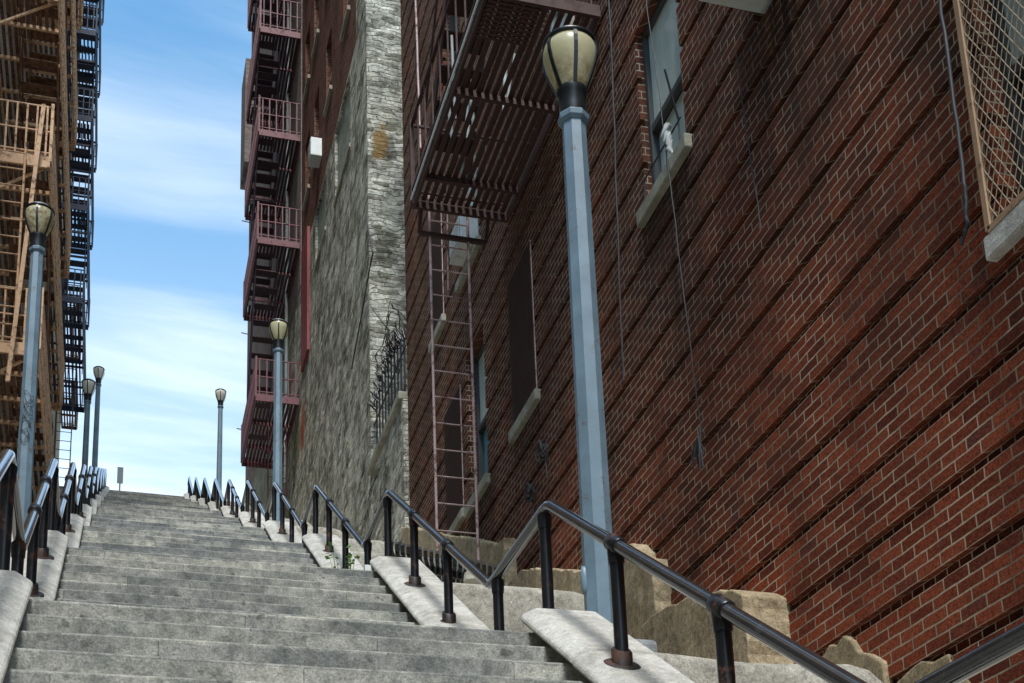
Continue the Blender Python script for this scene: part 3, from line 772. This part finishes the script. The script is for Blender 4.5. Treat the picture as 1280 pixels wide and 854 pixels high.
# right, far up on the stone building
fire_escape('maroon fire escape zigzagging up the far brick building beside the sky', 3.93, 2.92, 29.05, 32.4, [16.6, 20.8, 23.85, 26.9, 29.95, 33.0, 36.0], FE_MAROON, FE_PLUM, stair_dir=-1, hole=(2.95, 3.52, 29.75, 31.9), bal=.1, step=.085, sw=.06, beam=.14, rb=.014)
m = MB()
for x_ in (3.35, 3.78): m.tube([(x_, 30.2, 14.6), (x_, 30.2, 16.6)], .016, 6)
z_ = 14.8
while z_ < 16.6: m.tube([(3.35, 30.2, z_), (3.78, 30.2, z_)], .012, 6); z_ += .33
tag(m.build('drop_ladder', FE_MAROON), 'thin maroon drop ladder under the lowest landing of the far right fire escape', 'ladder')
# left, rusty tan
LXW = -2.35
fire_escape('rusty tan fire escape stacked over the left wall behind the lamp', LXW+.03, -1.27, 19.5, 27.2, [11.55, 14.85, 18.0, 21.2, 24.4, 27.6, 30.8], FE_TAN, FE_TAN2, stair_dir=-1, hole=(-1.95, -1.3, 20.6, 24.0), step=.1, sw=.055, beam=.17, ystep=.8, rb=.014, brackets=True)
m = MB()
for x_ in (-2.06, -1.63): m.tube([(x_, 19.38, 11.3), (x_, 19.38, 14.9)], .02, 6)
z_ = 11.5
while z_ < 14.9: m.tube([(-2.06, 19.38, z_), (-1.63, 19.38, z_)], .013, 6); z_ += .3
tag(m.build('drop_ladder', FE_TAN), 'tan ladder fixed to the near end of the rusty tan fire escape', 'ladder')
m = MB(); m.bar((-1.40, 19.36, 15.7), (-1.67, 19.3, 10.8), .06, .05); m.bar((-1.40, 19.36, 15.7), (-1.40, 19.5, 15.75), .06, .06)
tag(m.build('leaning_bar', FE_TAN), 'long tan bar leaning down the near end of the tan fire escape behind the lamp', 'bar')
# left, navy, beyond it
fire_escape('navy blue fire escape against the sky on the left wall', LXW+.03, -1.28, 36.8, 43.2, [23.5, 26.6, 29.7, 32.8, 35.9, 39.0, 42.1], FE_NAVY, FE_NAVY, stair_dir=-1, hole=(-1.95, -1.32, 37.8, 41.0), step=.11, sw=.05, beam=.16, rb=.016)
fire_escape('small brown fire escape under the navy one at the far left', LXW+.03, -1.75, 47.0, 50.5, [26.6, 29.6], FE_TAN2, FE_TAN2, step=.1, sw=.06)
m = MB()
for x_ in (-2.1, -1.62): m.tube([(x_, 42.2, 19.6), (x_, 42.2, 23.4)], .018, 6)
z_ = 19.8
while z_ < 23.4: m.tube([(-2.1, 42.2, z_), (-1.62, 42.2, z_)], .013, 6); z_ += .32
tag(m.build('drop_ladder', CABLE_G), 'thin grey drop ladder below the navy fire escape', 'ladder')

# ------------------------------------------------------------------ building on the left
lb = thing('tan_building', 'tall tan brick building along the left edge behind the fire escapes', 'building', (LXW, 30, 12))
lops = []
for zf in (12.6, 15.8, 19.0, 22.2, 25.4, 28.6, 31.8, 35.0, 38.2):
    for y_ in (20.0, 22.3, 24.6, 27.6, 30.2, 33.2, 37.5, 39.6, 41.5, 44.5, 47.4): lops.append((y_, y_+1.0, zf, zf+1.75))
lm = wall_mesh(LXW, 1, (15.2, 50.6), (3, 47), lops, reveal=.2)
lm.quad((LXW, 15.2, 3), (-12, 15.2, 3), (-12, 15.2, 47), (LXW, 15.2, 47)); lm.quad((LXW, 50.6, 3), (-12, 50.6, 3), (-12, 50.6, 47), (LXW, 50.6, 47))
lm.quad((LXW, 15.2, 47), (-12, 15.2, 47), (-12, 50.6, 47), (LXW, 50.6, 47))
lm.build('wall', BRICK_TAN, lb)
for i, b in enumerate(lops):
    p = MB(); p.box(LXW-.16, LXW-.14, b[0], b[1], b[2], b[3]); w_ = p.build('window', PANE_B if i % 3 else PANE, lb)
    if b[1] < 28:
        p = MB(); p.box(LXW-.135, LXW-.09, b[0], b[1], (b[2]+b[3])/2-.03, (b[2]+b[3])/2+.03); p.box(LXW-.135, LXW-.09, b[0], b[0]+.06, b[2], b[3]); p.box(LXW-.135, LXW-.09, b[1]-.06, b[1], b[2], b[3]); p.build('window_frame', FRAME_W, w_)
for yy in (28.4, 35.4, 45.8):
    p = MB(); p.tube([(LXW+.07, yy, 10), (LXW+.07, yy, 46)], .05, 8); p.build('drainpipe', TANFRAME, lb)
p = MB(); p.box(-2.42, -2.2, 3.0, 15.18, -1, 3.5)
lw = thing('garden_wall', 'low pale concrete wall behind the left handrail', 'wall', (-2.3, 9, 3))
p = MB(); p.prism([(1, -2), (1, .7), (15.18, 7.9), (15.18, 4)], -2.5, -2.3); p.build('wall', PLASTER, lw)
p = MB(); p.prism([(1, .702), (1, .85), (15.18, 8.05), (15.18, 7.902)], -2.54, -2.26); p.build('coping', SILL, lw)

nb = thing('tan_building', 'unseen lower tan brick building added on the left to dim the brick wall opposite', 'building', (-2.6, 4, 0))  # out of view, added and sized to cut sky light on the brick wall
p = wall_mesh(-2.62, 1, (-9, 15.1), (-7, 12.4), [(y_, y_+1, z_, z_+1.7) for y_ in (-6, -2, 2, 6, 10) for z_ in (5, 8.2)], reveal=.2)
p.quad((-2.62,-9,-7),(-12,-9,-7),(-12,-9,12.4),(-2.62,-9,12.4)); p.quad((-2.62,-9,12.4),(-12,-9,12.4),(-12,15.1,12.4),(-2.62,15.1,12.4)); p.quad((-2.62,15.1,-7),(-12,15.1,-7),(-12,15.1,12.4),(-2.62,15.1,12.4))
p.build('wall', BRICK_TAN, nb)
for y_ in (-6, -2, 2, 6, 10):
    for z_ in (5, 8.2):
        p = MB(); p.box(-2.8, -2.78, y_, y_+1, z_, z_+1.7); p.build('window', PANE, nb)
# ------------------------------------------------------------------ street lamps
GLOBE_PALE = pane_mat('pale_lamp_globe', (.8,.8,.7), (.66,.66,.58), .25)
def lamp(label, loc, height=4.44, gs=1.0):
    r = thing('street_lamp', label, 'street lamp', loc, 'street lamps along the stairs')
    H = height-.66*gs
    m = MB(); m.lathe((0,0,-.3), [(.112, 0), (.108, .3), (.105, .6), (.083, H+.3)], 8, rad(22.5-8), False); po = m.build('pole', POLE, r)
    for o in (po,): o.location = (0,0,0)
    m = MB(); m.lathe((0,0,H), [(.088, -.03), (.108, -.005), (.112, .03), (.1, .045), (.094, .05)], 8, rad(14.5), False); c = m.build('collar', POLE, r); c.location = (0,0,0)
    z = H+.05
    m = MB(); m.lathe((0,0,z), [(.088*gs, 0), (.094*gs, .05*gs), (.098*gs, .15*gs), (.108*gs, .165*gs), (.108*gs, .195*gs)], 24); c = m.build('neck', NECK, r); c.location = (0,0,0)
    gp = [(.098, .19), (.12, .24), (.148, .31), (.172, .38), (.187, .45), (.19, .5), (.18, .545), (.165, .57)]
    gb = 3.93
    m = MB(); m.lathe((0,0,z), [(a*gs, b*gs) for a, b in gp], 32); c = m.build('globe', GLOBE if loc[1] < 30 else GLOBE_PALE, r); c.location = (0,0,0)
    for i in range(6):
        a = 2*math.pi*i/6+rad(23)
        pts = [(math.cos(a)*(q+.006)*gs, math.sin(a)*(q+.006)*gs, z+b*gs) for q, b in gp]
        m = MB()
        for p, q in zip(pts, pts[1:]): m.bar(p, q, .026*gs, .01*gs, up=(math.cos(a), math.sin(a), 0))
        c = m.build('cage_rib', NECK, r); c.location = (0,0,0)
    m = MB(); m.lathe((0,0,z), [(.172*gs, .552*gs), (.19*gs, .556*gs), (.194*gs, .575*gs), (.178*gs, .59*gs)], 32); c = m.build('rim', NECK, r); c.location = (0,0,0)
    m = MB(); m.lathe((0,0,z), [(.178*gs, .585*gs), (.16*gs, .608*gs), (.12*gs, .63*gs), (.1*gs, .636*gs), (.095*gs, .65*gs), (.06*gs, .668*gs), (.01*gs, .675*gs)], 28); c = m.build('cap', CAPM, r); c.location = (0,0,0)
    return r
L1 = lamp('nearest large blue grey street lamp in front of the red brick wall', (2.9, 7.53, 2.4), 4.92)
lamp('mid distance street lamp in front of the grey stone wall', (2.9, 24.5, 10.6), 5.06)
lamp('small far street lamp against the sky on the right of the stairs', (3.2, 43.8, 20.55), 4.5)
L4 = lamp('street lamp with scribbled marks in front of the tan fire escape', (-1.185, 16.8, 7.5), 4.5)
lamp('far left street lamp with the larger lower head beside the navy fire escape', (-1.1, 40.0, 18.2), 4.5, 1.12)
lamp('farthest left street lamp rising slimmest against the sky', (-.9, 44.3, 20.7), 4.98)
# hand-hole cover on the near pole
m = MB(); m.lathe((0,0,0), [(.05, 0), (.05, .02), (.02, .03)], 16)
m.v = [(-.1-v[2], v[0]*.55-.02, v[1]*1.9+.86) for v in m.v]
c = m.build('hand_hole_cover', POLE, L1); c.location = (0,0,0)
# black marker scribble on the left pole: an illegible tag
m = MB()
for s_ in range(4):
    pts = []
    for i in range(26):
        q = i/25; a = -1.75+.55*math.sin(q*9+s_*1.3)+.1*s_
        rr = .112-.0035
        pts.append((rr*math.cos(a), rr*math.sin(a)-.004, 1.05+s_*.17+.13*math.sin(q*13+s_)*.6+q*.13))
    m.tube(pts, .0035, 5)
c = m.build('graffiti_scribble', INKY, L4); c.location = (0,0,0)

# ------------------------------------------------------------------ bench behind the right parapet
bn = thing('strap_bench', 'black steel strap bench standing askew behind the right handrail', 'bench', (3.0, 12.2, 5.0))
NL, NR = Vector((2.56, 12.2, 5.47)), Vector((3.46, 11.72, 5.1)); FRr, FLl = Vector((3.55, 12.4, 5.22)), Vector((2.83, 12.9, 5.46))
ns = 19
for grp, nm in ((0, 'slats'),):
    m = MB()
    for i in range(ns):
        q = i/(ns-1); a = NL.lerp(NR, q); b = FLl.lerp(FRr, q); d_ = (b-a)
        pts = [a+Vector((0,0,.06))-d_*.02, a+Vector((0,0,.02))-d_*.07, a-d_*.05-Vector((0,0,.04)), a+d_*.06-Vector((0,0,.05)), a+d_*.25-Vector((0,0,.02)), a+d_*.6, b]
        for p, s2 in zip(pts, pts[1:]): m.bar(p, s2, .034, .03)
    m.build('straps', BENCHM, bn)
m = MB(); m.bar(FLl-Vector((0,0,.05)), FRr-Vector((0,0,.05)), .06, .09); m.bar(NL.lerp(FLl,.28)-Vector((0,0,.06)), NR.lerp(FRr,.28)-Vector((0,0,.06)), .04, .07); m.build('frame', BENCHM, bn)
for p in (NL.lerp(FLl,.3), NR.lerp(FRr,.3), FLl, FRr):
    m = MB(); m.bar(p-Vector((0,0,.06)), Vector((p.x, p.y, p.z-.75)), .04, .04); m.build('leg', BENCHM, bn)

# ------------------------------------------------------------------ small things
def cable(label, pts, r=.009, mat=CABLE):
    P = []
    for a, b in zip(pts, pts[1:]):
        for i in range(8):
            q = i/8; p = Vector(a).lerp(Vector(b), q); P.append((p.x+jit(.004), p.y+jit(.006), p.z))
    P.append(pts[-1]); m = MB(); m.tube(P, r, 6); return m, tag(m.build('hanging_cable', mat), label, 'cable')
cable('thin grey cable hanging down the brick wall to a frayed tangle', [(3.95, 8.5, 9.0), (3.93, 8.3, 7.6), (3.93, 8.24, 6.9), (3.95, 8.15, 5.4), (3.95, 8.08, 4.75)], .005, CABLE)
m = MB()
for i in range(9):
    p = Vector((3.94, 8.08+jit(.03), 4.72+jit(.05))); q = p+Vector((-.03+jit(.03), jit(.09), -.12-R.random()*.3)); m.tube([tuple(p), tuple((p+q)/2+Vector((-.02, jit(.04), .02))), tuple(q)], .006, 5)
tag(m.build('frayed_cable_end', CABLE), 'frayed tangle of wire ends at the bottom of the cable on the brick wall', 'cable')
cable('dark cable running down the brick wall just right of the near lamp head', [(3.95, 9.22, 9.6), (3.95, 9.3, 8.2), (3.95, 9.42, 6.4), (3.95, 9.44, 5.9)], .009)
cable('black cable beside the mesh guarded window at the right edge', [(3.94, 4.94, 6.2), (3.94, 4.93, 5.3), (3.93, 4.93, 4.4), (3.94, 4.96, 4.2), (3.94, 5.03, 4.12)], .011)
cable('faint cable on the middle of the brick wall below the air conditioner', [(3.955, 7.1, 7.1), (3.955, 7.06, 6.4), (3.955, 6.98, 5.6)], .005)
m, o = cable('white conduit running up the far end of the brick wall', [(3.95, 16.4, 13.6), (3.95, 16.55, 17.2)], .018, LADDER)
m, o = cable('slanting black cable across the grey stone corner', [(3.9, 20.3, 15.2), (3.9, 19.8, 14.2), (3.92, 22.0, 13.3)], .012)
for nm, c0 in (('dark', (3.93, 11.48, 6.3)), ('small', (3.95, 12.0, 6.1))):
    m = MB()
    for i in range(5):
        ph = R.random()*6; rr = .035+R.random()*.045; tl = jit(.5)
        m.tube([(c0[0]+.04*math.sin(a*2+ph)-.02, c0[1]+rr*math.cos(a)+tl*.05, c0[2]+rr*1.5*math.sin(a)+jit(.01)) for a in [q*.42+ph for q in range(14)]], .007, 5)
    m.tube([(c0[0], c0[1], c0[2]), (c0[0]+.01, c0[1]-.02, c0[2]-.3)], .007, 5)
    tag(m.build('cable_coil', CABLE), f'{"larger" if nm == "dark" else "smaller lower"} black bundle of coiled wire on the brick below the mesh panel', 'cable')
# sign at the top of the stairs
sg = thing('road_sign', 'small grey road sign seen from behind at the top of the stairs', 'sign', (-.06, 45.5, 20.72))
m = MB(); m.box(-.16, .04, 45.48, 45.5, 22.0, 22.62); m.build('sign_plate', GREYSIGN, sg, bevel=.006)
m = MB(); m.tube([(-.06, 45.52, 20.7), (-.06, 45.52, 22.6)], .025, 8); m.build('post', GREYSIGN, sg)
# weed by the second parapet
m = MB()
for i in range(11):
    c0 = Vector((2.0+jit(.05), 11.72+jit(.08), 4.49)); a = R.random()*6.28; l_ = .5+R.random()*.24; dv = Vector((math.cos(a)*.22, math.sin(a)*.22, 1)).normalized()
    sd = dv.cross(Vector((0,0,1))).normalized()*.02; m.add([c0, c0+dv*l_*.55+sd*.4, c0+dv*l_, c0+dv*l_*.55-sd*.4], [(0,1,2,3)])
    for q in range(4):
        lp = c0+dv*l_*(.8+.2*R.random()); ld = Vector((jit(1), jit(1), jit(.6)+.2)).normalized()*(.035+.03*R.random()); ls = ld.cross(Vector((jit(1), jit(1), 1))).normalized()*.02
        m.add([lp, lp+ld*.5+ls, lp+ld, lp+ld*.5-ls], [(0,1,2,3)])
tag(m.build('weed', LEAF), 'small bright green weed growing beside the third parapet block', 'plant')
m = MB(); m.prism([(10.54, 4.497), (10.62, 4.497), (10.6, 4.55), (10.55, 4.565)], 1.98, 2.06); tag(m.build('litter', FRAME_W), 'scrap of white litter lying beside the green weed', 'litter')
m = MB(); m.lathe((3.05, 11.0, 4.72), [(.1, -.05), (.09, .03), (.05, .07), (.01, .08)], 12); tag(m.build('loose_stone', CONC), 'pale rounded stone lying in front of the black bench', 'stone')
m = MB(); m.prism([(8.05, 2.9), (8.05, 3.1), (8.15, 3.14), (9.2, 3.5), (9.2, 3.2)], 3.05, 3.5); tag(m.build('stone_block', granite_mat('blue_grey_stone', (.3,.32,.33), (.2,.22,.23), .5, False, .3), bevel=.03), 'blue grey stone block lying behind the near lamp post', 'stone')
